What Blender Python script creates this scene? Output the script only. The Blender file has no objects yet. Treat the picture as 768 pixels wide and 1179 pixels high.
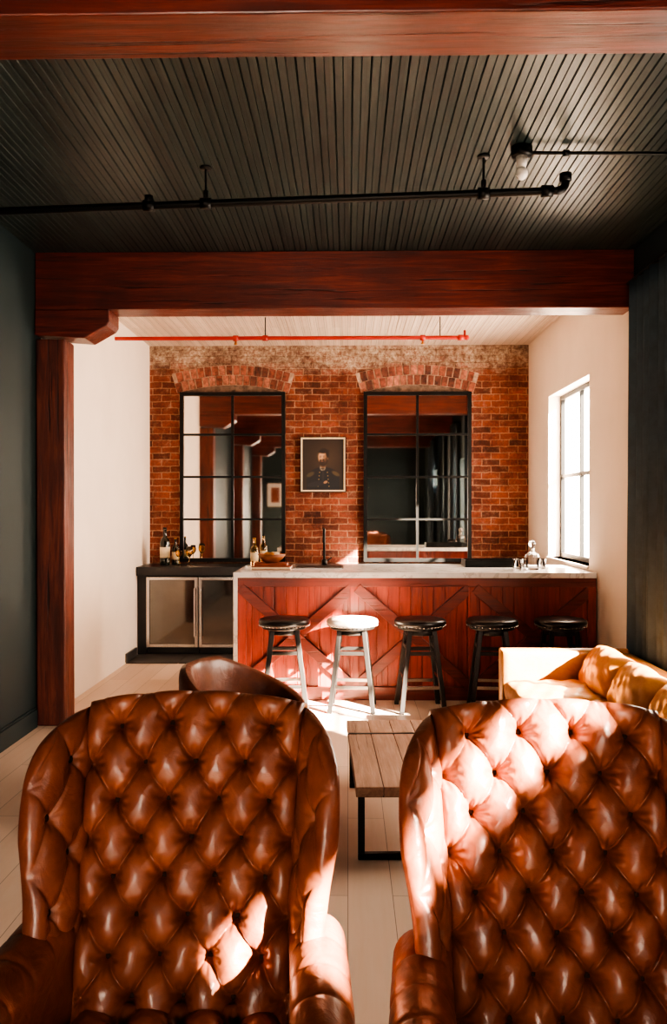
import bpy, bmesh, math, random
import numpy as np
from mathutils import Vector, Matrix
random.seed(4); np.random.seed(4)
scene = bpy.context.scene
COL = scene.collection
pi = math.pi

# ------------------------------------------------------------------ colour / materials
def lin(r, g, b):
    f = lambda c: ((c/255.)/12.92 if c/255. <= .04045 else (((c/255.)+.055)/1.055)**2.4)
    return (f(r), f(g), f(b), 1.0)

class NT:
    def __init__(s, name):
        s.m = bpy.data.materials.new(name); s.m.use_nodes = True
        s.t = s.m.node_tree; s.n = s.t.nodes; s.l = s.t.links
        s.b = s.n['Principled BSDF']; s.out = s.n['Material Output']
        s.co = s.n.new('ShaderNodeTexCoord').outputs['Object']
    def link(s, a, b): s.l.new(a, b)
    def mapping(s, scale=(1,1,1), src=None):
        m = s.n.new('ShaderNodeMapping'); m.inputs['Scale'].default_value = scale
        s.link(src or s.co, m.inputs['Vector']); return m.outputs[0]
    def noise(s, scale, detail=4, rough=.6, vec=None, dist=0):
        n = s.n.new('ShaderNodeTexNoise'); n.inputs['Scale'].default_value = scale
        n.inputs['Detail'].default_value = detail; n.inputs['Roughness'].default_value = rough
        n.inputs['Distortion'].default_value = dist
        s.link(vec or s.co, n.inputs['Vector']); return n.outputs['Fac']
    def ramp(s, fac, stops):
        r = s.n.new('ShaderNodeValToRGB'); e = r.color_ramp.elements
        while len(e) < len(stops): e.new(.5)
        for i, (p, c) in enumerate(stops):
            e[i].position = p; e[i].color = c
        s.link(fac, r.inputs[0]); return r.outputs[0]
    def mix(s, fac, a, b, mode='MIX'):
        m = s.n.new('ShaderNodeMix'); m.data_type = 'RGBA'; m.blend_type = mode
        for v, i in ((fac, 0), (a, 6), (b, 7)):
            if hasattr(v, 'links'): s.link(v, m.inputs[i])
            else: m.inputs[i].default_value = v
        return m.outputs[2]
    def math(s, op, a, b=0.):
        m = s.n.new('ShaderNodeMath'); m.operation = op
        for v, i in ((a, 0), (b, 1)):
            if hasattr(v, 'links'): s.link(v, m.inputs[i])
            else: m.inputs[i].default_value = v
        return m.outputs[0]
    def bump(s, h, strength=.3, dist=.01, prev=None):
        b = s.n.new('ShaderNodeBump'); b.inputs['Strength'].default_value = strength
        b.inputs['Distance'].default_value = dist
        s.link(h, b.inputs['Height'])
        if prev is not None: s.link(prev, b.inputs['Normal'])
        s.link(b.outputs[0], s.b.inputs['Normal']); return b.outputs[0]
    def set(s, **k):
        for a, v in k.items():
            i = s.b.inputs[a.replace('_', ' ')]
            if hasattr(v, 'links'): s.link(v, i)
            else: i.default_value = v
        return s

BW = (0,0,0,1); WH = (1,1,1,1)
def plain(name, c, rough=.5, metal=0., var=.12, vscale=6, bump=0., bscale=60, spec=.5, coat=0.):
    t = NT(name)
    n = t.noise(vscale, 4)
    dark = tuple(x*(1-var*1.6) for x in c[:3])+(1,); lite = tuple(min(1, x*(1+var)) for x in c[:3])+(1,)
    t.set(Base_Color=t.ramp(n, [(.3, dark), (.7, lite)]), Roughness=rough, Metallic=metal)
    t.b.inputs['Specular IOR Level'].default_value = spec
    t.b.inputs['Coat Weight'].default_value = coat
    if bump: t.bump(t.noise(bscale, 5), bump, .004)
    return t.m

def wood(name, c1, c2, axis=0, scale=5., rough=.4, bump=.25, c3=None, coat=0., stretch=14, check=.6):
    t = NT(name)
    sc = [stretch]*3; sc[axis] = 1.
    v = t.mapping(tuple(sc))
    n = t.noise(scale*.35, 8, .65, v, .6)
    col = t.ramp(n, [(.25, c1), (.5, c2), (.78, c3 or c2)])
    n2 = t.noise(1.7, 3)
    col = t.mix(t.ramp(n2, [(.4, (0,0,0,1)), (.75, (.6,.6,.6,1))]), col, c1)
    sc2 = [30.]*3; sc2[axis] = .9
    chk = t.ramp(t.noise(1.2, 4, .55, t.mapping(tuple(sc2)), .35), [(.33, (1,1,1,1)), (.39, (0,0,0,1))])
    col = t.mix(t.math('MULTIPLY', chk, check), col, tuple(x*.2 for x in c1[:3])+(1,))
    rr = t.ramp(t.noise(6, 5, .6, v), [(.3, (rough-.08,)*3+(1,)), (.7, (min(1, rough+.2),)*3+(1,))])
    t.set(Base_Color=col, Roughness=rr); t.b.inputs['Coat Weight'].default_value = coat
    t.b.inputs['Coat Roughness'].default_value = .25
    b1 = t.bump(n, bump, .005)
    t.bump(t.math('SUBTRACT', 1., chk), .5, .006, b1)
    return t.m

def leather(name, c, cd, rough=.36, coat=.14, spec=.5):
    t = NT(name)
    n = t.noise(9, 6, .65)
    col = t.ramp(n, [(.3, cd), (.7, c)])
    t.set(Base_Color=col)
    r = t.ramp(t.noise(25, 4), [(.3, (rough-.08,)*3+(1,)), (.7, (rough+.12,)*3+(1,))])
    t.link(r, t.b.inputs['Roughness'])
    t.b.inputs['Specular IOR Level'].default_value = spec
    t.b.inputs['Coat Weight'].default_value = coat; t.b.inputs['Coat Roughness'].default_value = .2
    t.b.inputs['Coat Tint'].default_value = (1, .85, .7, 1)
    b1 = t.bump(t.noise(12, 5, .5, None, 2.0), .42, .008)
    vo = t.n.new('ShaderNodeTexVoronoi'); vo.inputs['Scale'].default_value = 260; t.link(t.co, vo.inputs['Vector'])
    t.bump(vo.outputs['Distance'], .10, .001, b1)
    return t.m

def brick_mat():
    t = NT('brick_masonry')
    sx = t.n.new('ShaderNodeSeparateXYZ'); t.link(t.co, sx.inputs[0])
    wob = t.n.new('ShaderNodeTexNoise'); wob.inputs['Scale'].default_value = 9; t.link(t.co, wob.inputs['Vector'])
    w = t.math('MULTIPLY', t.math('SUBTRACT', wob.outputs['Fac'], .5), .024)
    cx = t.n.new('ShaderNodeCombineXYZ')
    t.link(t.math('ADD', sx.outputs[0], w), cx.inputs[0]); t.link(t.math('ADD', sx.outputs[2], w), cx.inputs[1])
    b = t.n.new('ShaderNodeTexBrick'); t.link(cx.outputs[0], b.inputs['Vector'])
    b.inputs['Scale'].default_value = 1; b.inputs['Brick Width'].default_value = .205
    b.inputs['Row Height'].default_value = .0745; b.inputs['Mortar Size'].default_value = .0075
    b.inputs['Mortar Smooth'].default_value = .45; b.inputs['Bias'].default_value = -.1
    b.inputs['Color1'].default_value = lin(154, 90, 70); b.inputs['Color2'].default_value = lin(90, 50, 40)
    b.inputs['Mortar'].default_value = lin(180, 150, 126)
    n = t.noise(38, 6, .7)
    col = t.mix(.5, b.outputs['Color'], t.ramp(n, [(.3, lin(90, 64, 54)), (.7, lin(216, 174, 146))]), 'OVERLAY')
    smear = t.ramp(t.noise(10, 8, .85), [(.52, BW), (.70, (.6,.6,.6,1))])
    col = t.mix(smear, col, lin(190, 160, 136))
    up = t.math('MULTIPLY', t.math('SUBTRACT', sx.outputs[2], 2.85), 2.0)
    m = t.math('MULTIPLY', t.math('MULTIPLY', t.math('MAXIMUM', up, 0.), t.noise(6, 8, .85)), 1.5)
    m = t.ramp(m, [(.42, BW), (.68, (.8,.8,.8,1))])
    col = t.mix(m, col, t.ramp(t.noise(20, 6, .8), [(.4, lin(130, 96, 76)), (.6, lin(222, 206, 182))]))
    blot = t.ramp(t.noise(2.6, 7, .75), [(.42, BW), (.66, (.8,.8,.8,1))])
    col = t.mix(blot, col, lin(132, 84, 68), 'MULTIPLY')
    t.set(Base_Color=col, Roughness=.88)
    h = t.math('SUBTRACT', t.math('MULTIPLY', n, .8), b.outputs['Fac'])
    t.bump(h, 1., .018)
    return t.m

def plank_floor():
    t = NT('floor_planks')
    sx = t.n.new('ShaderNodeSeparateXYZ'); t.link(t.co, sx.inputs[0])
    cx = t.n.new('ShaderNodeCombineXYZ'); t.link(sx.outputs[1], cx.inputs[0]); t.link(sx.outputs[0], cx.inputs[1])
    b = t.n.new('ShaderNodeTexBrick'); t.link(cx.outputs[0], b.inputs['Vector'])
    b.inputs['Scale'].default_value = 1; b.inputs['Brick Width'].default_value = 1.7
    b.inputs['Row Height'].default_value = .185; b.inputs['Mortar Size'].default_value = .0016
    b.inputs['Color1'].default_value = lin(226, 206, 192); b.inputs['Color2'].default_value = lin(210, 190, 174)
    b.inputs['Mortar'].default_value = lin(150, 130, 114)
    g = t.noise(2.2, 8, .65, t.mapping((14, 1, 1)), .5)
    col = t.mix(.3, b.outputs['Color'], t.ramp(g, [(.3, lin(124, 114, 104)), (.7, lin(166, 158, 150))]), 'OVERLAY')
    t.set(Base_Color=col, Roughness=.4)
    t.bump(t.math('SUBTRACT', t.math('MULTIPLY', g, .3), b.outputs['Fac']), .3, .003)
    return t.m

def marble():
    t = NT('marble_top')
    n = t.noise(2.6, 9, .6, None, 1.3)
    t.set(Base_Color=t.ramp(n, [(.35, lin(242, 236, 230)), (.485, lin(234, 226, 220)), (.51, lin(200, 192, 186)), (.54, lin(240, 234, 228))]), Roughness=.14)
    return t.m

def bead_paint(name, c, cd, rough):
    t = NT(name)
    sx = t.n.new('ShaderNodeSeparateXYZ'); t.link(t.co, sx.inputs[0])
    cx = t.n.new('ShaderNodeCombineXYZ'); t.link(sx.outputs[1], cx.inputs[0]); t.link(sx.outputs[0], cx.inputs[1])
    b = t.n.new('ShaderNodeTexBrick'); t.link(cx.outputs[0], b.inputs['Vector'])
    b.inputs['Scale'].default_value = 1; b.inputs['Brick Width'].default_value = 1.9
    b.inputs['Row Height'].default_value = .08; b.inputs['Mortar Size'].default_value = .0018
    b.inputs['Color1'].default_value = c; b.inputs['Color2'].default_value = cd; b.inputs['Mortar'].default_value = tuple(x*.35 for x in cd[:3])+(1,)
    g = t.noise(4, 6, .6, t.mapping((12, 1, 1)))
    t.set(Base_Color=b.outputs['Color'], Roughness=rough)
    t.bump(g, .2, .003)
    return t.m

def glassish(name, tint=(1,1,1,1), refl=.07):
    t = NT(name)
    tr = t.n.new('ShaderNodeBsdfTransparent'); tr.inputs[0].default_value = tint
    gl = t.n.new('ShaderNodeBsdfGlossy'); gl.inputs['Roughness'].default_value = .02
    mx = t.n.new('ShaderNodeMixShader'); mx.inputs[0].default_value = refl
    t.link(tr.outputs[0], mx.inputs[1]); t.link(gl.outputs[0], mx.inputs[2]); t.link(mx.outputs[0], t.out.inputs[0])
    return t.m

def crystal(name, c=(1,1,1,1), rough=0.02):
    t = NT(name); t.set(Base_Color=c, Roughness=rough); t.b.inputs['Transmission Weight'].default_value = 1.
    t.b.inputs['IOR'].default_value = 1.48
    return t.m

def mirror_mat():
    t = NT('mirror_silver')
    n = t.noise(3, 5)
    t.set(Base_Color=t.ramp(n, [(.3, (.78,.75,.70,1)), (.7, (.85,.82,.77,1))]), Metallic=1., Roughness=.03)
    return t.m

M = {}
M['brick'] = brick_mat()
M['floor'] = plank_floor()
M['marble'] = marble()
M['mirror'] = mirror_mat()
M['redwood'] = wood('red_beam_wood', lin(50, 16, 11), lin(98, 34, 23), 0, 6, .36, .5, lin(136, 60, 42), .2, 16, .8)
M['redwood_v'] = wood('red_post_wood', lin(54, 22, 16), lin(98, 43, 31), 2, 6, .5, .7, lin(136, 72, 54), .05, 10, .9)
M['barwood'] = wood('bar_red_wood', lin(92, 31, 22), lin(140, 49, 33), 2, 6, .34, .25, lin(164, 66, 46), .3, 14, .4)
M['barwood_x'] = wood('bar_red_trim', lin(64, 21, 15), lin(110, 38, 27), 0, 6, .34, .25, lin(134, 52, 37), .3, 14, .4)
M['green_ceiling'] = bead_paint('ceiling_green_paint', lin(40, 51, 49), lin(29, 38, 37), .36)
M['white_ceiling'] = bead_paint('ceiling_white_paint', lin(230, 210, 192), lin(212, 190, 172), .5)
M['green_wall'] = plain('wall_green_paint', lin(26, 43, 46), .6, 0, .06, 2, .1)
M['white_wall'] = plain('wall_white_plaster', lin(244, 228, 212), .8, 0, .03, 1.5, .25, 9)
M['leather'] = leather('cognac_leather', lin(134, 77, 53), lin(92, 46, 32))
M['leather2'] = leather('brown_leather', lin(112, 64, 46), lin(80, 42, 31), .40)
M['sunlit_seat'] = leather('sunlit_seat_leather', lin(232, 224, 214), lin(220, 212, 202), .4)  # pale colour stands in for sun glare on a black seat
M['button'] = plain('button_leather', lin(40, 18, 12), .7, 0, .1, 6, 0, 60, .2)
M['mustard'] = leather('mustard_leather', lin(172, 118, 62), lin(148, 96, 48), .38, .15)
M['black'] = plain('black_steel', lin(22, 22, 22), .4, .6, .1)
M['blackpaint'] = plain('black_painted_wood', lin(22, 20, 19), .38, 0, .1)
M['blackleather'] = plain('black_seat_leather', lin(24, 21, 21), .32, 0, .1, 6, .2, 40, .4)
M['chrome'] = plain('chrome', lin(205, 203, 200), .22, 1., .05)
M['brass'] = plain('aged_brass', lin(170, 120, 60), .35, 1., .1)
M['blackstone'] = plain('black_stone_counter', lin(34, 34, 35), .3, 0, .2, 12)
M['tile'] = plain('dark_floor_tile', lin(70, 66, 64), .4, 0, .25, 5)
M['redpipe'] = plain('red_pipe_paint', lin(164, 38, 32), .4, 0, .08)
M['curtain'] = plain('curtain_fabric', lin(54, 72, 84), .75, 0, .15, 10, .2, 80)
M['tablewood'] = wood('weathered_table_wood', lin(112, 82, 66), lin(162, 126, 106), 1, 6, .5, .4, lin(188, 154, 132), 0, 14, .4)
M['darkwood'] = wood('dark_leg_wood', lin(34, 16, 10), lin(62, 30, 18), 2, 6, .35, .1)
M['glass'] = glassish('window_glass')
M['coolerglass'] = plain('cooler_dark_glass', lin(120, 118, 114), .06, .8, .1, 3, 0, 60, 1., .8)
M['crystal'] = crystal('crystal_glass')
M['amber'] = crystal('amber_glass', lin(235, 205, 150))
M['bottle'] = plain('dark_bottle_glass', lin(24, 26, 18), .08, 0, .1, 5, 0, 60, .8)
M['label'] = plain('paper_label', lin(214, 196, 164), .7, 0, .08, 20)
M['bowlwood'] = wood('bowl_wood', lin(90, 46, 24), lin(150, 90, 52), 0, 8, .4)
M['bookA'] = plain('book_cloth_brown', lin(128, 62, 38), .7)
M['bookB'] = plain('book_cloth_cream', lin(204, 186, 160), .7)
M['white'] = plain('white_plastic', lin(232, 228, 220), .4, 0, .03)
M['drip'] = plain('gray_steel', lin(120,120,118), .35, 1., .1)
M['plaster'] = plain('old_plaster', lin(120, 98, 84), .9, 0, .45, 14, .8, 30)

# ------------------------------------------------------------------ mesh builder
class B:
    def __init__(s): s.v = []; s.f = []; s.m = []; s.s = []; s.mats = []; s.n = 0
    def mi(s, mat):
        mat = M[mat] if isinstance(mat, str) else mat
        if mat not in s.mats: s.mats.append(mat)
        return s.mats.index(mat)
    def add(s, vs, fs, mat, smooth=False):
        o = s.n; vs = [tuple(map(float, v)) for v in vs]
        s.v += vs; s.n += len(vs); k = s.mi(mat)
        s.f += [tuple(i+o for i in f) for f in fs]; s.m += [k]*len(fs); s.s += [smooth]*len(fs)
    def box(s, x0, x1, y0, y1, z0, z1, mat):
        vs = [(x, y, z) for x in (x0, x1) for y in (y0, y1) for z in (z0, z1)]
        s.add(vs, [(0,1,3,2),(4,6,7,5),(0,4,5,1),(2,3,7,6),(0,2,6,4),(1,5,7,3)], mat)
    def bar(s, p0, p1, w, t, mat, up=(0,0,1)):
        p0 = Vector(p0); p1 = Vector(p1); d = (p1-p0).normalized(); u = Vector(up)
        a = d.cross(u).normalized(); b = a.cross(d).normalized()
        vs = []
        for p in (p0, p1):
            for i, j in ((-1,-1),(1,-1),(1,1),(-1,1)): vs.append(p + a*(i*w/2) + b*(j*t/2))
        s.add(vs, [(0,1,2,3),(4,7,6,5),(0,4,5,1),(1,5,6,2),(2,6,7,3),(3,7,4,0)], mat)
    def prism(s, poly, axis, a0, a1, mat):
        def mk(p, a):
            return {0: (a, p[0], p[1]), 1: (p[0], a, p[1]), 2: (p[0], p[1], a)}[axis]
        n = len(poly); vs = [mk(p, a0) for p in poly]+[mk(p, a1) for p in poly]
        fs = [tuple(range(n)), tuple(range(2*n-1, n-1, -1))]+[(i, (i+1) % n, n+(i+1) % n, n+i) for i in range(n)]
        s.add(vs, fs, mat)
    def tube(s, pts, r, mat, n=14, smooth=True, closed=False):
        pts = [Vector(p) for p in pts]; rs = r if isinstance(r, (list, tuple)) else [r]*len(pts)
        vs = []; fs = []; a = None
        for i, p in enumerate(pts):
            if closed: d = (pts[(i+1) % len(pts)]-pts[i-1]).normalized()
            else: d = (pts[min(i+1, len(pts)-1)]-pts[max(i-1, 0)]).normalized()
            if a is None: a = d.orthogonal().normalized()
            else: a = (a - d*a.dot(d)).normalized()
            b = d.cross(a)
            for k in range(n):
                t = 2*pi*k/n; vs.append(p+(a*math.cos(t)+b*math.sin(t))*rs[i])
        L = len(pts)
        for i in range(L if closed else L-1):
            j = (i+1) % L
            for k in range(n): fs.append((i*n+k, i*n+(k+1) % n, j*n+(k+1) % n, j*n+k))
        s.add(vs, fs, mat, smooth)
        if not closed: s.add(vs[:n], [tuple(range(n))], mat); s.add(vs[-n:], [tuple(range(n))], mat)
    def lathe(s, prof, c, mat, n=28, smooth=True, R=None):
        vs = []; fs = []
        for r, z in prof:
            for k in range(n):
                t = 2*pi*k/n; v = Vector((r*math.cos(t), r*math.sin(t), z))
                if R is not None: v = R @ v
                vs.append(v+Vector(c))
        for i in range(len(prof)-1):
            for k in range(n): fs.append((i*n+k, i*n+(k+1) % n, (i+1)*n+(k+1) % n, (i+1)*n+k))
        if prof[0][0] > 1e-4: fs.append(tuple(range(n)))
        if prof[-1][0] > 1e-4: fs.append(tuple(range((len(prof)-1)*n, len(prof)*n)))
        s.add(vs, fs, mat, smooth)
    def ball(s, c, r, mat, n=14, sc=(1,1,1)):
        m = n//2; vs = []; fs = []
        for i in range(m+1):
            ph = pi*i/m
            for k in range(n):
                t = 2*pi*k/n
                vs.append((c[0]+sc[0]*r*math.sin(ph)*math.cos(t), c[1]+sc[1]*r*math.sin(ph)*math.sin(t), c[2]+sc[2]*r*math.cos(ph)))
        for i in range(m):
            for k in range(n): fs.append((i*n+k, i*n+(k+1) % n, (i+1)*n+(k+1) % n, (i+1)*n+k))
        s.add(vs, fs, mat, True)
    def grid(s, P, mat, smooth=True):
        ni, nj = P.shape[:2]; idx = np.arange(ni*nj).reshape(ni, nj)
        q = np.stack([idx[:-1,:-1], idx[1:,:-1], idx[1:,1:], idx[:-1,1:]], -1).reshape(-1, 4)
        s.add(P.reshape(-1, 3).tolist(), q.tolist(), mat, smooth)
    def pillow(s, C, T, ref, mat, ns=40, nt=40, p=4., q=4., tuft=None, blend=.5, back=1., disp=None):
        def par(n):
            a = np.linspace(-1, 1, n+1); return (1-blend)*a + blend*np.sin(a*pi/2)
        e, g = np.meshgrid(par(ns), par(nt), indexing='ij')
        S = (e+1)/2; TT = (g+1)/2
        P = np.stack(C(S, TT), -1)
        du = np.gradient(P, axis=0); dv = np.gradient(P, axis=1)
        N = np.cross(du, dv); N /= np.maximum(np.linalg.norm(N, axis=-1, keepdims=True), 1e-9)
        rf = np.array(ref)
        if (N*rf).sum(-1).mean() < 0: N = -N
        fs_ = np.clip(1-np.abs(e)**p, 0, 1)**(1/p); ft = np.clip(1-np.abs(g)**q, 0, 1)**(1/q)
        th = (T(S, TT) if callable(T) else T)/2*fs_*ft
        off = th.copy()
        if disp is not None: off = off + disp(S, TT)*fs_*ft
        if tuft:
            a, b, A, Xf, Hf, ms, mt = tuft
            X = Xf(S, TT); H = Hf(S, TT)
            u = (X/a+H/b)/2; v = (X/a-H/b)/2
            u2 = u+.03*np.sin(H*38+X*9); v2 = v+.03*np.sin(H*33-X*13)
            su = np.abs(np.sin(pi*u2)); sv = np.abs(np.sin(pi*v2))
            du_ = (u-np.round(u)); dv_ = (v-np.round(v))
            ex = (du_+dv_)*a; ez = (du_-dv_)*b
            rr = ex**2 + ez**2; ang = np.arctan2(ez, ex)
            m_ = np.minimum(su, sv)
            crease = np.exp(-(m_/.14)**1.3)
            dome = (su*sv)**.6
            h = .46*dome - .15*crease - .62*np.exp(-rr/(.014**2)) - .60*np.exp(-rr/(.030**2))
            h = h + .09*np.cos(ang*8+H*40)*np.exp(-((np.sqrt(rr)-.024)/.013)**2)
            h = h + .04*np.sin(X*61+H*23)*np.sin(H*47-X*31)
            off = th + (h-.05)*A*fs_*ft
        F = P+N*off[..., None]; K = P-N*(th*back)[..., None]
        ni, nj = F.shape[:2]; idx = np.arange(ni*nj).reshape(ni, nj)
        inner = np.zeros((ni, nj), bool); inner[1:-1, 1:-1] = True
        idb = idx.copy(); idb[inner] = ni*nj+np.arange(inner.sum())
        vs = np.concatenate([F.reshape(-1, 3), K[inner]])
        qf = np.stack([idx[:-1,:-1], idx[1:,:-1], idx[1:,1:], idx[:-1,1:]], -1).reshape(-1, 4)
        qb = np.stack([idb[:-1,:-1], idb[:-1,1:], idb[1:,1:], idb[1:,:-1]], -1).reshape(-1, 4)
        s.add(vs.tolist(), qf.tolist()+qb.tolist(), mat, True)
        if tuft:
            us = np.arange(-14, 15)
            for i in us:
                for j in us:
                    bx = (i+j)*a; bh = (i-j)*b
                    d = (X-bx)**2+(H-bh)**2; k = np.unravel_index(d.argmin(), d.shape)
                    if d[k] > .006**2: continue
                    if abs(e[k]) > ms or abs(g[k]) > mt: continue
                    c = F[k]-N[k]*.001
                    s.ball(c, .0115, 'button', 14, (1, .8, 1))
    def build(s, name, loc=(0,0,0), rot=0., bevel=0., recalc=True):
        me = bpy.data.meshes.new(name); me.from_pydata(s.v, [], s.f)
        for m in s.mats: me.materials.append(m)
        me.polygons.foreach_set('material_index', s.m); me.polygons.foreach_set('use_smooth', s.s)
        me.update()
        if recalc:
            bm = bmesh.new(); bm.from_mesh(me); bmesh.ops.recalc_face_normals(bm, faces=bm.faces); bm.to_mesh(me); bm.free()
        o = bpy.data.objects.new(name, me); COL.objects.link(o)
        o.location = loc; o.rotation_euler = (0, 0, rot)
        if bevel:
            b = o.modifiers.new('bevel', 'BEVEL'); b.width = bevel; b.segments = 2; b.limit_method = 'ANGLE'; b.angle_limit = math.radians(50)
        return o

# ------------------------------------------------------------------ room dimensions
XL, XR, YB, YF, H = -2.29, 2.07, 9.5, -3.2, 3.47
WT = .25
BY0, BY1 = 6.0, 6.24

b = B(); b.box(XL-WT, XR+WT, YF-WT, YB+WT, -.12, 0, 'floor'); b.build('floor')
b = B()
for i in range(8):
    for j in range(2):
        x0 = XL+i*.545
        b.box(x0+.003, x0+.542, 8.44+j*.53+.003, 8.44+(j+1)*.53-.003, .0, .012, 'tile')
b.build('floor_tile', bevel=.002)

def beadceil(name, y0, y1, mat):
    P = []; x = XL-WT
    pitch = .08
    while x < XR+WT:
        for dx, dz in ((0, .010), (.005, 0), (.036, 0), (.039, .005), (.042, 0), (.075, 0)):
            P.append((x+dx, H+dz))
        x += pitch
    P = np.array(P); b = B()
    G = np.zeros((len(P), 2, 3)); G[:,0,0] = P[:,0]; G[:,1,0] = P[:,0]; G[:,0,2] = P[:,1]; G[:,1,2] = P[:,1]; G[:,0,1] = y0; G[:,1,1] = y1
    b.grid(G, mat, False)
    b.box(XL-WT, XR+WT, y0, y1, H+.012, H+.2, mat)
    return b.build(name, recalc=False)
beadceil('ceiling', YF-WT, BY0+.12, 'green_ceiling')
beadceil('ceiling_bar', BY0+.12, YB+WT, 'white_ceiling')

b = B()
b.box(XL-WT, XL, YF-WT, 6.12, 0, H, 'green_wall'); b.box(XL-WT, XL, 6.12, YB+WT, 0, H, 'white_wall')
b.build('wall_left')
b = B(); b.box(XL, XR, YB, YB+WT, 0, H, 'brick'); b.build('wall_back')

WINS = [(-2.4, -1.7, .9, 2.5), (-.9, .9, .9, 2.5), (3.7, 4.98, .9, 2.5), (7.12, 8.55, 1.1, 2.75)]
b = B()
def wallsec(y0, y1, mat, wins):
    y = y0
    for (a, c, z0, z1) in wins:
        b.box(XR, XR+WT, y, a, 0, H, mat); b.box(XR, XR+WT, a, c, 0, z0, mat); b.box(XR, XR+WT, a, c, z1, H, mat); y = c
    b.box(XR, XR+WT, y, y1, 0, H, mat)
wallsec(YF-WT, 6.12, 'green_wall', WINS[:3]); wallsec(6.12, YB+WT, 'white_wall', WINS[3:])
b.build('wall_right')
b = B()
RW = (-1.5, .3, .7, 2.3)  # unseen rear window, added to give the chair fronts fill light
b.box(XL, RW[0], YF-WT, YF, 0, H, 'green_wall'); b.box(RW[1], XR, YF-WT, YF, 0, H, 'green_wall')
b.box(RW[0], RW[1], YF-WT, YF, 0, RW[2], 'green_wall'); b.box(RW[0], RW[1], YF-WT, YF, RW[3], H, 'green_wall')
b.build('wall_front')

def steelwin(name, axis, pos, a0, a1, z0, z1, cols, rows):
    b = B(); w = .045; t = .04
    def bx(p0, p1, q0, q1, mat, tt=t):
        if axis == 'x': b.box(pos-tt/2, pos+tt/2, p0, p1, q0, q1, mat)
        else: b.box(p0, p1, pos-tt/2, pos+tt/2, q0, q1, mat)
    bx(a0, a0+w, z0, z1, 'black'); bx(a1-w, a1, z0, z1, 'black'); bx(a0+w, a1-w, z0, z0+w, 'black'); bx(a0+w, a1-w, z1-w, z1, 'black')
    for i in range(1, cols):
        c = a0+(a1-a0)*i/cols; bx(c-.02, c+.02, z0+w, z1-w, 'black', t*.9)
    for i in range(1, rows):
        c = z0+(z1-z0)*i/rows; bx(a0+w, a1-w, c-.018, c+.018, 'black', t*.8)
    bx(a0+w*.5, a1-w*.5, z0+w*.5, z1-w*.5, 'glass', .005)
    return b.build(name)
for i, (a, c, z0, z1) in enumerate(WINS):
    steelwin('window_%d' % (i+1), 'x', XR+.14, a, c, z0, z1, 2, 2)
steelwin('window_5', 'y', YF-.14, RW[0], RW[1], RW[2], RW[3], 3, 2)
b = B(); b.box(XR-.02, XR+.2, 7.12, 8.55, 1.08, 1.1, 'white_wall'); b.build('trim_1')

b = B(); b.box(XL, XL+.022, YF, 5.985, 0, .13, 'green_wall'); b.box(XL, XL+.012, YF, 5.985, .13, .145, 'green_wall'); b.build('baseboard_left')
b = B(); b.box(XR-.022, XR, YF, 6.1, 0, .13, 'green_wall'); b.build('baseboard_right')
b = B(); b.box(XL, XL+.02, 8.44, 8.84, 0.012, .1, 'tile'); b.build('baseboard_bar')

def timber(y0, y1, k):
    b = B()
    zs = 3.05
    n = 40; X = np.linspace(XL+.003, XR-.003, n)
    ring = [(y0, zs), (y1, zs), (y1, H-.001), (y0, H-.001)]
    vs = []; rnd = np.random.RandomState(k)
    for x in X:
        for (y, z) in ring: vs.append((x, y+rnd.uniform(-.0008, .0008), z+(rnd.uniform(-.001, .001) if z < 3.4 else 0)))
    fs = [(0,1,2,3), tuple(range(4*n-4, 4*n))]
    for i in range(n-1):
        for j in range(4): fs.append((4*i+j, 4*i+(j+1) % 4, 4*i+4+(j+1) % 4, 4*i+4+j))
    b.add(vs, fs, 'redwood')
    b.build('ceiling_beam', bevel=.006)
    b = B()
    b.prism([(XL+.003, 2.865), (-1.92, 2.84), (-1.76, 2.93), (-1.74, 2.96), (-1.74, 3.049), (XL+.003, 3.049)], 1, y0-.012, y1+.012, 'redwood')
    b.build('beam_bolster', bevel=.008)
    b = B(); b.box(XL+.003, -2.075, y0+.01, y1-.01, 0, 2.84, 'redwood_v')
    b.build('timber_post', bevel=.012)
timber(-.92, -.68, 1); timber(2.42, 2.66, 2); timber(BY0, BY1, 3)

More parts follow.
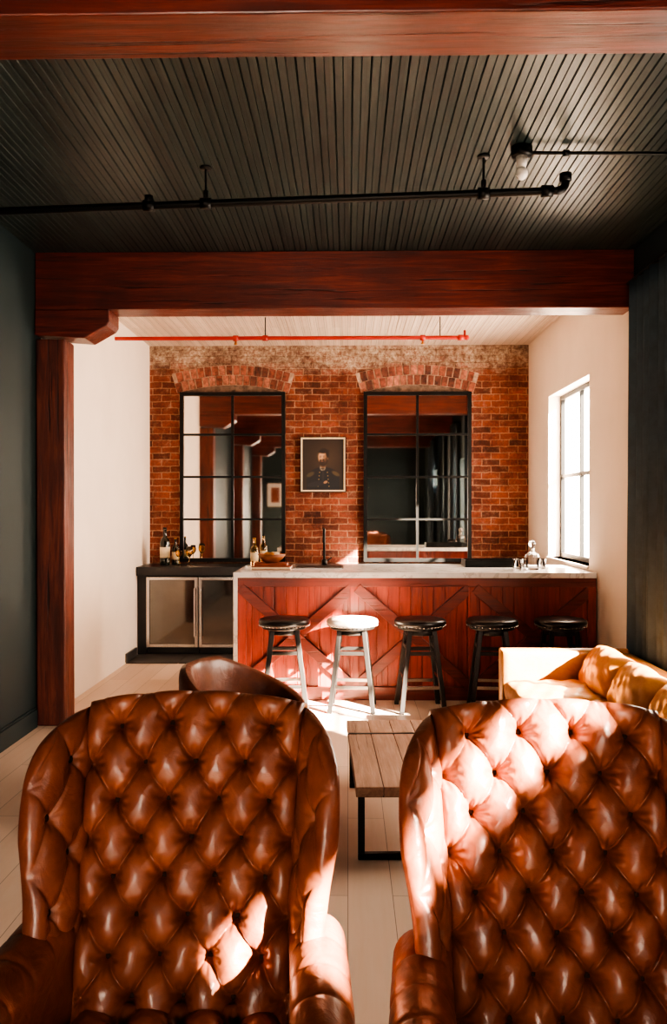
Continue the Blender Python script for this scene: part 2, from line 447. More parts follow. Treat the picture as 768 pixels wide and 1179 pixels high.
# ------------------------------------------------------------------ brick arches
def brickcol(i):
    n = 'arch_brick_%d' % i
    cs = [(150, 90, 72), (122, 70, 56), (166, 108, 88), (98, 58, 47)]
    return plain(n, lin(*cs[i]), .88, 0, .45, 26, .9, 40)
for i in range(4): M['ab%d' % i] = brickcol(i)
M['mortar'] = plain('arch_mortar', lin(178, 152, 132), .9, 0, .3, 20, .6, 60)
for cx in (-1.325, .795):
    b = B(); R = 2.3; half = .645
    zc = 3.02-R
    a1 = math.asin(half/R)
    nb = 17
    def pt(r, a): return (cx+r*math.sin(a), zc+r*math.cos(a))
    N = 30
    poly = [pt(R-.004, -a1+2*a1*i/N) for i in range(N+1)]+[pt(R+.228, a1-2*a1*i/N) for i in range(N+1)]
    b.prism(poly, 1, YB-.006, YB-.0005, 'mortar')
    for ring in range(2):
        r0 = R+ring*.115; r1 = r0+.106
        for i in range(nb):
            sh = .5*ring
            aa = -a1+2*a1*(i+sh)/nb; ab = -a1+2*a1*(i+1+sh)/nb
            if ab > a1+.001: continue
            g = random.uniform(.07, .13)*(ab-aa); j0 = random.uniform(-.003, .003)
            b.prism([pt(r0+j0, aa+g), pt(r0-j0, ab-g), pt(r1+j0, ab-g), pt(r1-j0, aa+g)], 1, YB-.014-random.random()*.008, YB-.001, 'ab%d' % random.randrange(4))
    poly = [(cx-half+.03, 2.932), (cx+half-.03, 2.932)]+[pt(R-.006, a1*.95-2*a1*.95*i/N) for i in range(N+1)]
    b.prism(poly, 1, YB-.005, YB-.0005, 'plaster')
    b.build('brick_arch')

# ------------------------------------------------------------------ gridded mirrors on brick wall
for x0, x1 in ((-1.93, -.72), (.18, 1.41)):
    b = B(); z0, z1 = .985, 2.93; y = YB-.03
    b.box(x0+.01, x1-.01, y, YB-.001, z0+.01, z1-.01, 'black')
    b.box(x0+.02, x1-.02, y-.004, y, z0+.02, z1-.02, 'mirror')
    w = .04
    for (a, c, d, e) in ((x0, x0+w, z0, z1), (x1-w, x1, z0, z1), (x0+w, x1-w, z0, z0+w), (x0+w, x1-w, z1-w, z1)):
        b.box(a, c, y-.03, YB-.001, d, e, 'black')
    xm = (x0+x1)/2; b.box(xm-.014, xm+.014, y-.022, y, z0+w, z1-w, 'black')
    for i in range(1, 4):
        z = z0+(z1-z0)*i/4; b.box(x0+w, x1-w, y-.018, y, z-.012, z+.012, 'black')
    b.build('wall_mirror')

# ------------------------------------------------------------------ portrait
def portrait():
    nx, nz = 150, 186; W, Hh = .47, .58
    u = np.linspace(-1, 1, nx); v = np.linspace(-1, 1, nz)
    U, V = np.meshgrid(u, v, indexing='ij')
    V = V*Hh/W
    C = np.zeros((nx, nz, 3)); C[:] = (.018, .010, .006)
    glow = np.exp(-((U-.15)**2/.5+(V-.3)**2/.7)); C += glow[..., None]*np.array((.03, .016, .009))
    def soft(d, w=.04): return 1/(1+np.exp(np.clip(d/w*4, -40, 40)))
    def ell(cx, cz, rx, rz, rot=0):
        c, s_ = math.cos(rot), math.sin(rot); x = (U-cx)*c+(V-cz)*s_; z = -(U-cx)*s_+(V-cz)*c
        return (np.sqrt((x/rx)**2+(z/rz)**2)-1)*min(rx, rz)
    def put(mask, col, a=1.):
        nonlocal C
        m = (mask*a)[..., None]; C = C*(1-m)+np.array(col)*m
    sh = -.02-.55*np.abs(U-.02)**2.2 - .10
    body = soft(np.maximum(V-sh, np.abs(U-.0)-.80), .05)
    put(body, (.007, .008, .012))
    put(soft(ell(-.62, -.48, .20, .10, .5)), (.08, .055, .025), .7); put(soft(ell(.62, -.44, .2, .09, -.5)), (.10, .065, .025), .7)
    put(soft(ell(-.02, -.16, .13, .13)), (.30, .26, .20)); put(soft(ell(-.02, -.2, .10, .04)), (.01, .01, .012))
    put(soft(ell(.0, -.55, .05, .34), .03), (.02, .018, .02), .8)
    for r in range(5):
        for sx in (-1, 1): put(soft(ell(.02+sx*(.19+.02*r), -.38-.17*r, .022, .022), .012), (.30, .20, .07))
    put(soft(ell(-.35, -.95, .42, .13, .15)), (.014, .014, .020)); put(soft(ell(.12, -.86, .10, .06, .4), .02), (.32, .17, .09))
    put(soft(ell(.0, .02, .15, .2)), (.14, .07, .035))
    put(soft(ell(.02, .50, .27, .30)), (.016, .009, .006))
    put(soft(ell(-.02, .33, .215, .31), .03), (.36, .19, .10))
    put(soft(ell(-.08, .45, .13, .16), .1), (.55, .33, .2), .7)
    put(soft(ell(.21, .31, .04, .075), .02), (.26, .12, .06))
    put(soft(ell(.03, .64, .25, .10, .08)), (.014, .008, .006)); put(soft(ell(.2, .48, .07, .17, .1)), (.014, .008, .006))
    put(soft(ell(.0, .10, .20, .19), .05), (.026, .014, .009)); put(soft(ell(.15, .2, .08, .15), .04), (.026, .014, .009))
    put(soft(ell(-.05, .20, .12, .03), .02), (.035, .018, .010)); put(soft(ell(-.05, .155, .06, .014), .01), (.20, .07, .05))
    for ex in (-.12, .04):
        put(soft(ell(ex, .37, .045, .018), .012), (.02, .012, .01)); put(soft(ell(ex, .42, .06, .014), .012), (.04, .02, .012))
        put(soft(ell(ex+.01, .375, .01, .008), .006), (.5, .45, .4))
    put(soft(ell(-.055, .29, .028, .09), .02), (.55, .32, .19), .6); put(soft(ell(-.05, .225, .045, .016), .012), (.16, .07, .04))
    put(soft(ell(.10, .33, .06, .16), .06), (.20, .09, .045), .6)
    C *= (1+np.random.uniform(-.06, .06, C.shape[:2]))[..., None]
    G = np.zeros((nx, nz, 3)); G[..., 0] = -.285+U*W/2; G[..., 1] = YB-.022; G[..., 2] = 2.10+V*W/2
    t = NT('oil_painting'); at = t.n.new('ShaderNodeAttribute'); at.attribute_name = 'paint'
    t.link(at.outputs['Color'], t.b.inputs['Base Color']); t.b.inputs['Roughness'].default_value = .45; t.bump(t.noise(180, 3), .15, .001)
    M['paint'] = t.m
    b = B(); b.grid(G, 'paint', False)
    npaint = nx*nz
    x0, x1, z0, z1 = -.54, -.03, 1.79, 2.41
    b.box(x0+.01, x1-.01, YB-.02, YB-.001, z0+.01, z1-.01, 'black')
    f = .018
    for a, c, d, e in ((x0, x0+f, z0, z1), (x1-f, x1, z0, z1), (x0+f, x1-f, z0, z0+f), (x0+f, x1-f, z1-f, z1)):
        b.box(a, c, YB-.04, YB-.001, d, e, 'label')
    for a, c, d, e in ((x0-.008, x0, z0-.008, z1+.008), (x1, x1+.008, z0-.008, z1+.008), (x0, x1, z0-.008, z0), (x0, x1, z1, z1+.008)):
        b.box(a, c, YB-.045, YB-.001, d, e, 'black')
    o = b.build('framed_portrait', recalc=False)
    ca = o.data.color_attributes.new('paint', 'FLOAT_COLOR', 'POINT')
    arr = np.ones((len(o.data.vertices), 4)); arr[:npaint, :3] = np.clip(C, 0, 1).reshape(-1, 3)
    ca.data.foreach_set('color', arr.ravel())
portrait()

b = B(); b.box(-2.2, -1.7, YF+.001, YF+.03, 1.6, 2.3, 'black'); b.box(-2.16, -1.74, YF+.03, YF+.034, 1.64, 2.26, 'white'); b.box(-2.06, -1.84, YF+.034, YF+.037, 1.75, 2.15, 'bookA')
b.build('framed_print')

# ------------------------------------------------------------------ bar
b = B()
bx0, bx1, by0, by1, bz = -.955, XR-.012, 6.88, 7.72, 1.02
b.box(bx0+.035, bx1, by0+.025, by1, 0, bz, 'barwood')
b.box(bx0, bx0+.035, by0-.03, by1+.08, 0, bz, 'marble')
b.box(bx0, bx1, by0-.03, by1+.08, bz, bz+.045, 'marble')
fy = by0+.025
xs = [bx0+.035, .055, 1.035, bx1]
b.box(bx0+.035, bx1, by0-.012, fy, bz-.075, bz-.001, 'barwood_x')
b.box(bx0+.035, bx1, by0-.012, fy, 0.0, .11, 'barwood_x')
for i, x in enumerate(xs):
    w = .07
    a = min(max(x-w/2, bx0+.035), bx1-w); b.box(a, a+w, by0-.014, fy, .11, bz-.075, 'barwood')
for i in range(3):
    xa, xb = xs[i]+.02, xs[i+1]-.02
    b.bar((xa, by0+.004, .12), (xb, by0+.004, bz-.085), .034, .085, 'barwood_x', up=(0,0,1))
    b.bar((xa, by0-.001, bz-.085), (xb, by0-.001, .12), .034, .085, 'barwood_x', up=(0,0,1))
x = bx0+.06
while x < bx1-.1:
    b.box(x, x+.088, fy-.008, fy+.002, .1, bz-.07, 'barwood'); x += .095
b.build('bar_counter', bevel=.003)

def stool(seat='blackleather'):
    b = B(); H0 = .725
    prof = [(0, H0-.085), (.165, H0-.085), (.178, H0-.08), (.18, H0-.06), (.19, H0-.055), (.203, H0-.045), (.207, H0-.03), (.2, H0-.012), (.18, H0-.003), (.12, H0+.004), (0, H0+.006)]
    b.lathe(prof[:4], (0,0,0), 'blackpaint', 40)
    b.lathe(prof[3:], (0,0,0), seat, 40)
    for k in range(40):
        t = 2*pi*k/40; b.ball((.2*math.cos(t), .2*math.sin(t), H0-.054), .0065, 'chrome', 8)
    b.lathe([(.1, H0-.13), (.125, H0-.125), (.125, H0-.085), (0, H0-.085)], (0,0,0), 'blackpaint', 24)
    top = .105; bot = .185
    for k in range(4):
        t = pi/4+k*pi/2; c, s_ = math.cos(t)*1.3, math.sin(t)*1.3
        b.bar((top*c, top*s_, H0-.09), (bot*c, bot*s_, 0), .036, .036, 'blackpaint', up=(0, 1, 0.01))
    for z, kk in ((.2, 0), (.27, 1), (.46, 0), (.50, 1)):
        f = bot+(top-bot)*z/(H0-.09)
        q = f*1.3*math.cos(pi/4)
        for sg in (-1, 1):
            if kk == 0: b.bar((-q, sg*q, z), (q, sg*q, z), .022, .028, 'chrome' if z < .3 else 'blackpaint')
            else: b.bar((sg*q, -q, z), (sg*q, q, z), .022, .028, 'chrome' if z < .3 else 'blackpaint')
    return b
first = None
stool('sunlit_seat').build('bar_stool', (.035, 6.58, 0), -.05, .003)  # this seat's sunlit brightness is put into its colour
for x, r in ((-.507, .1), (.576, .06), (1.146, -.08), (1.69, .04)):
    if first is None: first = stool().build('bar_stool', (x, 6.58, 0), r, .003)
    else:
        o = bpy.data.objects.new('bar_stool', first.data); COL.objects.link(o); o.location = (x, 6.58, 0); o.rotation_euler = (0, 0, r)
        m = o.modifiers.new('bevel', 'BEVEL'); m.width = .003; m.segments = 2; m.limit_method = 'ANGLE'; m.angle_limit = math.radians(50)

b = B()
b.box(XL+.004, XR-.004, 8.86, YB-.065, .87, .965, 'blackstone')
b.box(XL+.004, XL+.10, 8.92, YB-.07, .012, .87, 'blackpaint')
b.box(-1.03, XR-.004, 8.92, YB-.07, .012, .87, 'blackpaint')
b.box(XL+.10, -1.03, YB-.09, YB-.07, .012, .87, 'blackpaint')
b.build('back_counter', bevel=.004)
for x0 in (-2.185, -1.615):
    b = B(); x1 = x0+.56; y0 = 8.9
    b.box(x0, x1, y0+.05, YB-.12, .014, .86, 'blackpaint')
    z0, z1 = .09, .855; w = .035
    for a, c, d, e in ((x0, x0+w, z0, z1), (x1-w, x1, z0, z1), (x0+w, x1-w, z0, z0+w), (x0+w, x1-w, z1-w, z1)):
        b.box(a, c, y0, y0+.045, d, e, 'chrome')
    b.box(x0+w, x1-w, y0+.012, y0+.04, z0+w, z1-w, 'coolerglass')
    b.tube([(x1-.03 if x0 < -2 else x0+.03, y0-.035, z0+.12), (x1-.03 if x0 < -2 else x0+.03, y0-.035, z1-.12)], .009, 'chrome', 10)
    for z in (z0+.14, z1-.14):
        xx = x1-.03 if x0 < -2 else x0+.03; b.tube([(xx, y0-.035, z), (xx, y0+.005, z)], .006, 'chrome', 8)
    b.build('beverage_cooler', bevel=.003)

TZ = 1.066
def bottle(name, x, y, z, h, r, mat, lab=True, cap='black'):
    b = B()
    b.lathe([(0, 0), (r*.95, 0), (r, h*.03), (r, h*.6), (r*.8, h*.68), (r*.38, h*.75), (r*.34, h*.93), (r*.4, h*.94), (r*.4, h*.96), (0, h*.96)], (0,0,0), mat, 24)
    b.lathe([(r*.38, h*.95), (r*.38, h), (0, h)], (0,0,0), cap, 16)
    if lab: b.lathe([(r+.001, h*.2), (r+.001, h*.48)], (0,0,0), 'label', 24)
    b.build(name, (x, y, z))
bottle('wine_bottle', -2.03, 9.12, .966, .42, .055, 'bottle')
bottle('liquor_bottle', -1.93, 9.2, .966, .30, .04, 'bottle', True, 'brass')
def wineglass(x, y, z, h=.2):
    b = B(); r = h*.19
    b.lathe([(0, 0), (r, 0), (r, .003), (.006, .009), (.0045, .02), (.0045, h*.42), (.012, h*.46), (r*.9, h*.6), (r*1.02, h*.76), (r*.8, h), (r*.77, h), (r*.98, h*.76), (r*.86, h*.61), (.008, h*.485), (0, h*.48)], (0,0,0), 'amber', 24)
    b.build('wine_glass', (x, y, z))
wineglass(-1.86, 9.05, .966, .19); wineglass(-1.75, 9.08, .966, .21)
bottle('spirit_bottle', -.86, 7.58, TZ, .26, .036, 'amber', True, 'brass'); bottle('spirit_bottle', -.78, 7.62, TZ, .29, .034, 'amber', True)
b = B()
b.box(-.83, -.50, 7.12, 7.36, TZ, TZ+.026, 'bookB'); b.box(-.835, -.495, 7.115, 7.365, TZ, TZ+.004, 'bookA'); b.box(-.835, -.495, 7.115, 7.365, TZ+.024, TZ+.03, 'bookA')
b.box(-.81, -.53, 7.13, 7.35, TZ+.03, TZ+.055, 'bookA')
b.build('book_stack', bevel=.002)
b = B(); zb = TZ+.056
b.lathe([(0, 0), (.055, 0), (.10, .035), (.125, .075), (.118, .077), (.092, .04), (.05, .012), (0, .01)], (0,0,0), 'bowlwood', 32)
for k, (dx, dy) in enumerate(((-.04, 0), (.04, .01), (0, -.04), (.01, .045))): b.ball((dx, dy, .06), .034, 'bookB' if k % 2 else 'brass', 14)
b.build('wooden_bowl', (-.67, 7.24, zb))
b = B()
b.box(-.48, -.04, 7.28, 7.66, TZ, TZ+.006, 'drip'); b.box(-.46, -.06, 7.30, 7.6, TZ+.004, TZ+.008, 'black')
fx = -.22; pts = [(fx, 7.68, TZ), (fx, 7.68, TZ+.28)]
for i in range(1, 13):
    a = pi*i/12; pts.append((fx, 7.68-.06+.06*math.cos(a), TZ+.28+.06*math.sin(a)))
pts.append((fx, 7.56, TZ+.22)); b.tube(pts, .012, 'black', 12)
b.lathe([(.026, 0), (.026, .05), (.016, .06), (0, .06)], (fx, 7.68, TZ), 'black', 20)
b.tube([(fx+.02, 7.68, TZ+.04), (fx+.07, 7.68, TZ+.075)], .006, 'black', 8)
b.build('bar_sink')
b = B()
b.box(1.06, 1.62, 7.46, 7.74, TZ, TZ+.012, 'black')
for a in ((1.06, 1.62, 7.46, 7.475), (1.06, 1.62, 7.725, 7.74), (1.06, 1.075, 7.475, 7.725), (1.605, 1.62, 7.475, 7.725)): b.box(*a, TZ+.012, TZ+.065, 'black')
b.build('serving_tray', bevel=.002)
b = B()
b.lathe([(0, 0), (.06, 0), (.066, .008), (.066, .11), (.055, .135), (.02, .155), (.018, .185), (.028, .192), (.022, .192), (.013, .184), (.014, .153), (.049, .13), (.06, .108), (.06, .012), (0, .01)], (0,0,0), 'crystal', 8, False)
b.lathe([(0, .175), (.012, .18), (.013, .195), (.026, .205), (.031, .228), (.022, .25), (0, .257)], (0,0,0), 'crystal', 12, True)
b.build('whiskey_decanter', (1.60, 7.2, TZ))
for x, y in ((1.46, 7.14), (1.50, 7.28), (1.70, 7.28)):
    b = B(); b.lathe([(0, 0), (.036, 0), (.041, .09), (.038, .09), (.033, .014), (0, .012)], (0,0,0), 'crystal', 24); b.build('whiskey_tumbler', (x, y, TZ))

# ------------------------------------------------------------------ pipes
b = B()
y_at = lambda x: 4.46-.08*x
zz = 3.27; r = .021
Rx = Matrix.Rotation(pi/2, 3, 'Y')
xe = 1.10
b.tube([(XL+.002, y_at(XL), zz), (xe, y_at(xe), zz)], r, 'black', 16)
pts = []
for i in range(9):
    a = pi/2*i/8; pts.append((xe+.045*math.sin(a), y_at(xe), zz+.045-.045*math.cos(a)))
pts.append((xe+.045, y_at(xe), zz+.085)); b.tube(pts, r*1.05, 'black', 14)
b.lathe([(.0, 0), (.032, 0), (.032, .04), (.0, .04)], (xe+.045, y_at(xe), zz+.05), 'black', 18)
for x in (-1.10, -.78, .72, 1.05):
    b.lathe([(.022, -.03), (.031, -.03), (.031, .03), (.022, .03)], (x, y_at(x), zz), 'black', 18, True, Rx)
b.lathe([(.024, 0), (.024, .045), (0, .045)], (-1.1, y_at(-1.1), zz+.01), 'black', 14)
for x in (-.78, .72):
    b.tube([(x, y_at(x), zz+.02), (x, y_at(x), H-.001)], .006, 'black', 8)
    b.lathe([(.03, 0), (.034, .006), (.034, .0115), (0, .0115)], (x, y_at(x), H-.012), 'black', 16)
    b.lathe([(.012, 0), (.014, .05), (0, .05)], (x, y_at(x), zz+.02), 'black', 12)
b.build('sprinkler_pipe')
b = B()
y0, z0 = 8.08, 3.265
b.tube([(XL+.002, y0, z0), (1.16, y0, z0)], .019, 'redpipe', 14)
b.tube([(1.14, y0, z0), (1.14, y0, z0+.07)], .012, 'redpipe', 10); b.ball((1.16, y0, z0), .026, 'redpipe')
for x in (-1.1, -.81, 1.1, .73):
    b.lathe([(.02, -.025), (.028, -.025), (.028, .025), (.02, .025)], (x, y0, z0), 'redpipe', 16, True, Rx)
for x in (-.81, .9): b.tube([(x, y0, z0), (x, y0, H-.001)], .005, 'black', 8)
b.lathe([(0, -.05), (.02, -.045), (.008, -.03), (.012, 0)], (-1.1, y0, z0-.015), 'brass', 12)
b.lathe([(0, -.05), (.02, -.045), (.008, -.03), (.012, 0)], (.73, y0, z0-.015), 'brass', 12)
b.build('red_sprinkler_pipe')
b = B(); cx, cy = .90, 4.3
b.lathe([(.0, -.05), (.05, -.05), (.055, -.04), (.055, -.001)], (cx, cy, H), 'black', 24)
b.lathe([(.0, -.11), (.022, -.108), (.026, -.09), (.03, -.05)], (cx, cy, H), 'white', 20)
b.ball((cx, cy, H-.135), .032, 'white', 18, (1, 1, 1.1))
b.tube([(cx+.05, cy, H-.03), (XR-.002, cy+.03, H-.03)], .009, 'black', 10)
b.lathe([(.012, -.015), (.017, -.015), (.017, .015), (.012, .015)], (1.13, cy+.005, H-.03), 'black', 12, True, Rx)
b.build('ceiling_light')
b = B(); b.lathe([(0, -.04), (.06, -.035), (.07, -.01), (.07, -.001)], (.92, 7.6, H), 'white', 24)
pts = [(.92+.12*math.cos(t)+.03*math.sin(3*t), 7.6+.13*math.sin(t), H-.03-.015*math.sin(2*t)) for t in np.linspace(0, 2*pi, 30)]
b.tube(pts, .004, 'black', 6); b.tube([(1.04, 7.6, H-.03), (1.25, 7.62, H-.01), (1.4, 7.7, H-.005)], .004, 'black', 6)
b.build('smoke_detector')

# ------------------------------------------------------------------ curtains
def curtain(name, y0, y1, z0, z1, xc, amp, folds, rod=.1):
    ny = folds*16; nz = 24
    Y = np.linspace(y0, y1, ny); Z = np.linspace(z0, z1, nz)
    YY, ZZ = np.meshgrid(Y, Z, indexing='ij')
    ph = (YY-y0)/(y1-y0)*folds*2*pi
    A = amp*(.7+.3*(z1-ZZ)/(z1-z0))*(1+.25*np.sin(ph*.37+1))
    X = xc+A*np.sin(ph+.35*np.sin(ZZ*1.3+YY*3))
    G = np.stack([X, YY+.01*np.sin(ph*2), ZZ], -1)
    b = B(); b.grid(G, 'curtain')
    b.tube([(xc, y0-rod, z1+.02), (xc, y1+rod, z1+.02)], .012, 'black', 12)
    b.tube([(xc, y1, z1+.02), (XR-.002, y1, z1+.02)], .008, 'black', 8)
    b.tube([(xc, y0, z1+.02), (XR-.002, y0, z1+.02)], .008, 'black', 8)
    o = b.build(name, recalc=False)
    so = o.modifiers.new('t', 'SOLIDIFY'); so.thickness = .003
curtain('window_curtain', 5.02, 5.78, .02, 3.17, 1.985, .045, 6)
curtain('window_curtain', 3.05, 3.62, .02, 3.17, 1.985, .045, 5)
curtain('window_curtain', .90, 1.6, .02, 3.17, 1.970, .035, 6, .01)
curtain('window_curtain', -1.20, -.12, .02, 3.17, 1.970, .035, 9, .01)  # unseen curtain, drawn wider to keep sun off the left chair's back
curtain('sun_block_curtain', -.92, .96, .85, 2.10, 2.045, .009, 18, .01)  # added out of view to block low sun and shape the chair patches

# ------------------------------------------------------------------ tufted wingback chairs
def wing_chair():
    b = B()
    yb = lambda z: .17+.23*((z-.42)/.70)
    def C(s, t):
        e = 2*s-1
        w = .262+.026*t
        x = e*w
        z = .30+.780*t+.022*(1-e**2)*t**6
        y = yb(z)+.055-.024*e**2
        return x, y, z
    b.pillow(C, .14, (0, -1, .3), 'leather', 220, 310, 6, 9, (.067, .0875, .044, lambda s, t: (2*s-1)*.285, lambda s, t: t*.80+.06, .92, .95), .25)
    for sx in (-1, 1):
        def Cw(s, t, sx=sx):
            z = .47+.600*t
            k = np.clip((t-.25)/.5, 0, 1); k = k*k*(3-2*k)
            D = .185+.028*k
            D = D*(1-.16*np.clip((t-.82)/.18, 0, 1)**2)
            fl = math.radians(20)+math.radians(2)*k - math.radians(4)*np.sin(np.clip(t/.6, 0, 1)*pi)
            r = s*D
            x = .270+.016*t+np.sin(fl)*r+.006*s**2*np.sin(t*pi)
            y = yb(z)+.03-np.cos(fl)*r-.02*s
            zz = z-.05*s**2*t**2
            return sx*x, y, zz
        b.pillow(Cw, lambda s, t: .058+.020*s**2, (-sx, -.3, 0), 'leather', 84, 180, 2.6, 3.5, (.072, .105, .020, lambda s, t: s*.22-.01, lambda s, t: t*.6+.03, .6, .9), .45)
        ny = 110
        cz, cr, cxx = .565, .068, .325
        pr = [(.262, .30), (.258, .40), (.258, .46), (.260, .51)]
        for k in range(22):
            a = math.radians(200-k*12.5); pr.append((cxx+cr*math.cos(a), cz+cr*math.sin(a)))
        pr += [(.342, .48), (.340, .42), (.342, .30), (.342, .20), (.262, .20)]
        pr = np.array(pr); cen = np.array([.31, .47])
        ys = np.linspace(.20, -.35, ny); G = np.zeros((len(pr)+1, ny, 3))
        for j, y in enumerate(ys):
            k = j/(ny-1); endf = (1-max(0, (k-.93)/.07)**3*.16)
            pl = 1-.035*np.exp(-((abs(math.sin(pi*k*5)))/.25)**1.2)*(1 if k < .9 else 0)
            q = cen+(pr-cen)*endf*np.where(pr[:, 1:2] > .51, pl, 1)
            q = np.vstack([q, q[:1]])
            G[:, j, 0] = sx*(q[:, 0]+.028*math.sin(k*pi*.5)); G[:, j, 1] = y; G[:, j, 2] = q[:, 1]-.01*k
        b.grid(G, 'leather')
        for j in (0, -1):
            vs = G[:-1, j].tolist(); b.add(vs, [tuple(range(len(vs)))], 'leather')
        fc = (sx*(cxx+.028), -.352, cz-.015)
        b.lathe([(.055, 0), (.055, .012), (.048, .018), (0, .02)], fc, 'leather', 28, True, Matrix.Rotation(pi/2, 3, 'X'))
        for k in range(18):
            a = 2*pi*k/18; b.ball((fc[0]+.06*math.cos(a), -.356, fc[2]+.06*math.sin(a)), .005, 'brass', 8)
        for k in range(11): b.ball((sx*(.295), -.353, .23+k*.026), .005, 'brass', 8); b.ball((sx*(.362), -.353, .23+k*.026), .005, 'brass', 8)
    def Cs(s, t): return (2*s-1)*.256, -.36+.56*t, .355+0*s
    b.pillow(Cs, .13, (0, 0, 1), 'leather', 130, 130, 5, 5, (.067, .08, .03, lambda s, t: (2*s-1)*.258, lambda s, t: t*.56, .9, .9), .3)
    b.box(-.33, .33, -.345, .30, .19, .33, 'leather')
    # outside back panel, kept behind the tufted surface
    b.prism([(.25, .2), (.35, .2), (.475, 1.02), (.455, 1.02), (.275, .45)], 0, -.25, .25, 'leather')
    for k in range(27): b.ball((-.33+k*.0254, -.347, .205), .0055, 'brass', 8)
    for sx in (-1, 1):
        b.tube([(sx*.30, -.30, .21), (sx*.315, -.315, .15), (sx*.305, -.305, .07), (sx*.31, -.315, .02), (sx*.31, -.32, 0)], [.035, .036, .018, .022, .026], 'darkwood', 14)
        b.tube([(sx*.28, .27, .21), (sx*.29, .31, .1), (sx*.30, .36, 0)], [.028, .022, .018], 'darkwood', 12)
    return b
ch = wing_chair().build('wingback_armchair', (-.40, 1.785, 0), math.radians(0))
o = bpy.data.objects.new('wingback_armchair', ch.data); COL.objects.link(o); o.location = (.495, 1.71, 0); o.rotation_euler = (0, 0, math.radians(-1))

def barrel():
    b = B()
    def C(s, t):
        th = pi+(2*s-1)*math.radians(122)
        k = np.abs(2*s-1)
        top = .76-.24*np.clip((k-.25)/.75, 0, 1)**1.1
        z = .14+(top-.14)*t
        r = .30+.045*t
        return r*np.cos(th), r*np.sin(th)*1.02, z
    ns, nt = 120, 50
    a = np.linspace(-1, 1, ns+1); a = .6*a+.4*np.sin(a*pi/2); c = np.linspace(-1, 1, nt+1); c = .5*c+.5*np.sin(c*pi/2)
    e, g = np.meshgrid(a, c, indexing='ij'); P = np.stack(C((e+1)/2, (g+1)/2), -1)
    N = P.copy(); N[..., 2] = 0; N /= np.linalg.norm(N, axis=-1, keepdims=True)
    th = .045*np.clip(1-np.abs(e)**10, 0, 1)**.2*np.clip(1-np.abs(g)**5, 0, 1)**.3
    b.grid(P+N*th[..., None], 'leather2'); b.grid(P-N*th[..., None], 'leather2')
    b.lathe([(0, .30), (.24, .30), (.265, .33), (.27, .39), (.25, .43), (.15, .445), (0, .45)], (.03, 0, 0), 'leather2', 48)
    b.lathe([(.2, .12), (.27, .12), (.28, .30), (0, .30)], (.01, 0, 0), 'leather2', 40)
    for k in range(4):
        t = pi/4+k*pi/2; b.tube([(.2*math.cos(t), .2*math.sin(t), .15), (.25*math.cos(t), .25*math.sin(t), 0)], [.02, .013], 'darkwood', 12)
    return b
barrel().build('barrel_chair', (-.52, 4.42, 0), math.radians(-18))

b = B(); tw, tl, th = .62, 1.16, .36
for i in range(5):
    w = tw/5; b.box(i*w+.001, (i+1)*w-.001, 0, tl, th-.045, th, 'tablewood')
for y in (.08, tl-.11):
    for x in (.015, tw-.045): b.box(x, x+.03, y, y+.03, .03, th-.046, 'black')
    b.box(.015, tw-.015, y, y+.03, 0, .03, 'black'); b.box(.015, tw-.015, y, y+.03, th-.075, th-.046, 'black')
b.box(.0, tw, .86, .885, th-.01, th+.003, 'black')
b.build('coffee_table', (.035, 3.66, 0), math.radians(2.2), .003)

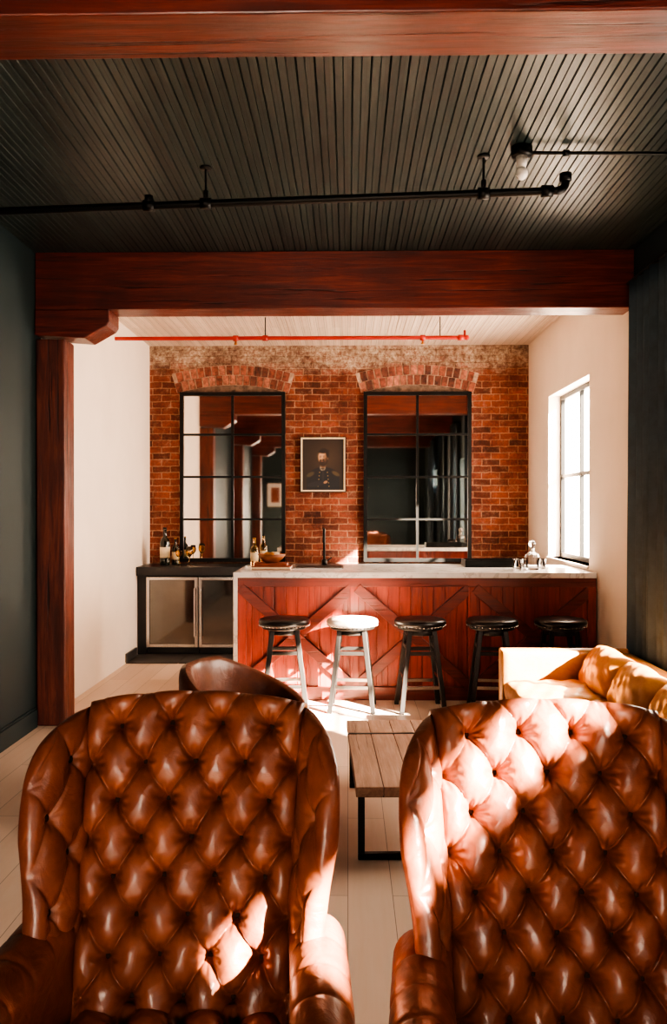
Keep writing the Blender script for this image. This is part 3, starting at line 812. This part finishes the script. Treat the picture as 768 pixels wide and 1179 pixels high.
b = B()
y0, y1, xa, xb = 3.5, 5.60, 1.01, 1.86
b.pillow(lambda s, t: (xa+.02+(xb-xa-.04)*s, y0+.1+(y1-y0-.2)*t, .25+0*s), .24, (0,0,1), 'mustard', 40, 60, 12, 14)
for yy in (y0+.08, y1-.08):
    b.pillow(lambda s, t: (xa+(xb-xa)*s, yy+0*s, .10+.565*t), .16, (0,-1,0), 'mustard', 50, 40, 14, 10)
b.pillow(lambda s, t: (1.765+.05*t, y0+.02+(y1-y0-.04)*s, .12+.53*t), .15, (-1,0,0), 'mustard', 70, 40, 14, 8)
ys = np.linspace(y0+.17, y1-.17, 4)
wr = lambda s, t: .005*np.sin(s*17+t*9)*np.sin(t*13-s*5)+.003*np.sin(s*31-t*14)
for i in range(3):
    ya, yb_ = ys[i]+.005, ys[i+1]-.005
    b.pillow(lambda s, t: (xa+.01+.64*s, ya+(yb_-ya)*t, .41+.012*np.sin(s*pi)*np.sin(t*pi)), .15, (0,0,1), 'mustard', 40, 40, 6, 6, disp=wr)
    b.pillow(lambda s, t: (1.54+.13*t+.012*np.cos(s*9), ya+(yb_-ya)*s, .44+.26*t+.012*np.sin(s*pi)), .21, (-1,0,.2), 'mustard', 44, 40, 3, 2.6, disp=wr)
for x in (xa+.08, xb-.08):
    for y in (y0+.1, y1-.1): b.tube([(x, y, .14), (x, y, 0)], [.022, .015], 'darkwood', 12)
b.build('mustard_sofa')

# ------------------------------------------------------------------ light
w = bpy.data.worlds.new('sky'); scene.world = w; w.use_nodes = True
bg = w.node_tree.nodes['Background']; bg.inputs[0].default_value = (1., .82, .66, 1); bg.inputs[1].default_value = 32.0
sun = bpy.data.lights.new('sun', 'SUN'); sun.energy = 330; sun.angle = math.radians(1.2); sun.color = (1., .83, .64)
so = bpy.data.objects.new('sun', sun); COL.objects.link(so)
so.rotation_euler = Vector((-.70, .64, -.52)).to_track_quat('-Z', 'Y').to_euler(); so.location = (8, -6, 6)
def portal(x, y, z, sx, sy, rot):
    l = bpy.data.lights.new('window_portal', 'AREA'); l.shape = 'RECTANGLE'; l.size = sx; l.size_y = sy
    l.cycles.is_portal = True
    o = bpy.data.objects.new('window_portal', l); COL.objects.link(o); o.location = (x, y, z); o.rotation_euler = rot
for a, c, z0, z1 in WINS:
    portal(XR+.24, (a+c)/2, (z0+z1)/2, z1-z0, c-a, (0, math.radians(90), 0))
portal((RW[0]+RW[1])/2, YF-.24, (RW[2]+RW[3])/2, RW[1]-RW[0], RW[3]-RW[2], (math.radians(90), 0, 0))

cam = bpy.data.cameras.new('camera'); co = bpy.data.objects.new('camera', cam); COL.objects.link(co)
cam.sensor_fit = 'VERTICAL'; cam.sensor_height = 36; cam.sensor_width = 24; cam.lens = 950/1179*36
co.location = (0, 0, 1.6); co.rotation_euler = (math.radians(90-.27), 0, math.radians(1.0))
cam.clip_start = .05
scene.camera = co
scene.view_settings.look = 'AgX - High Contrast'
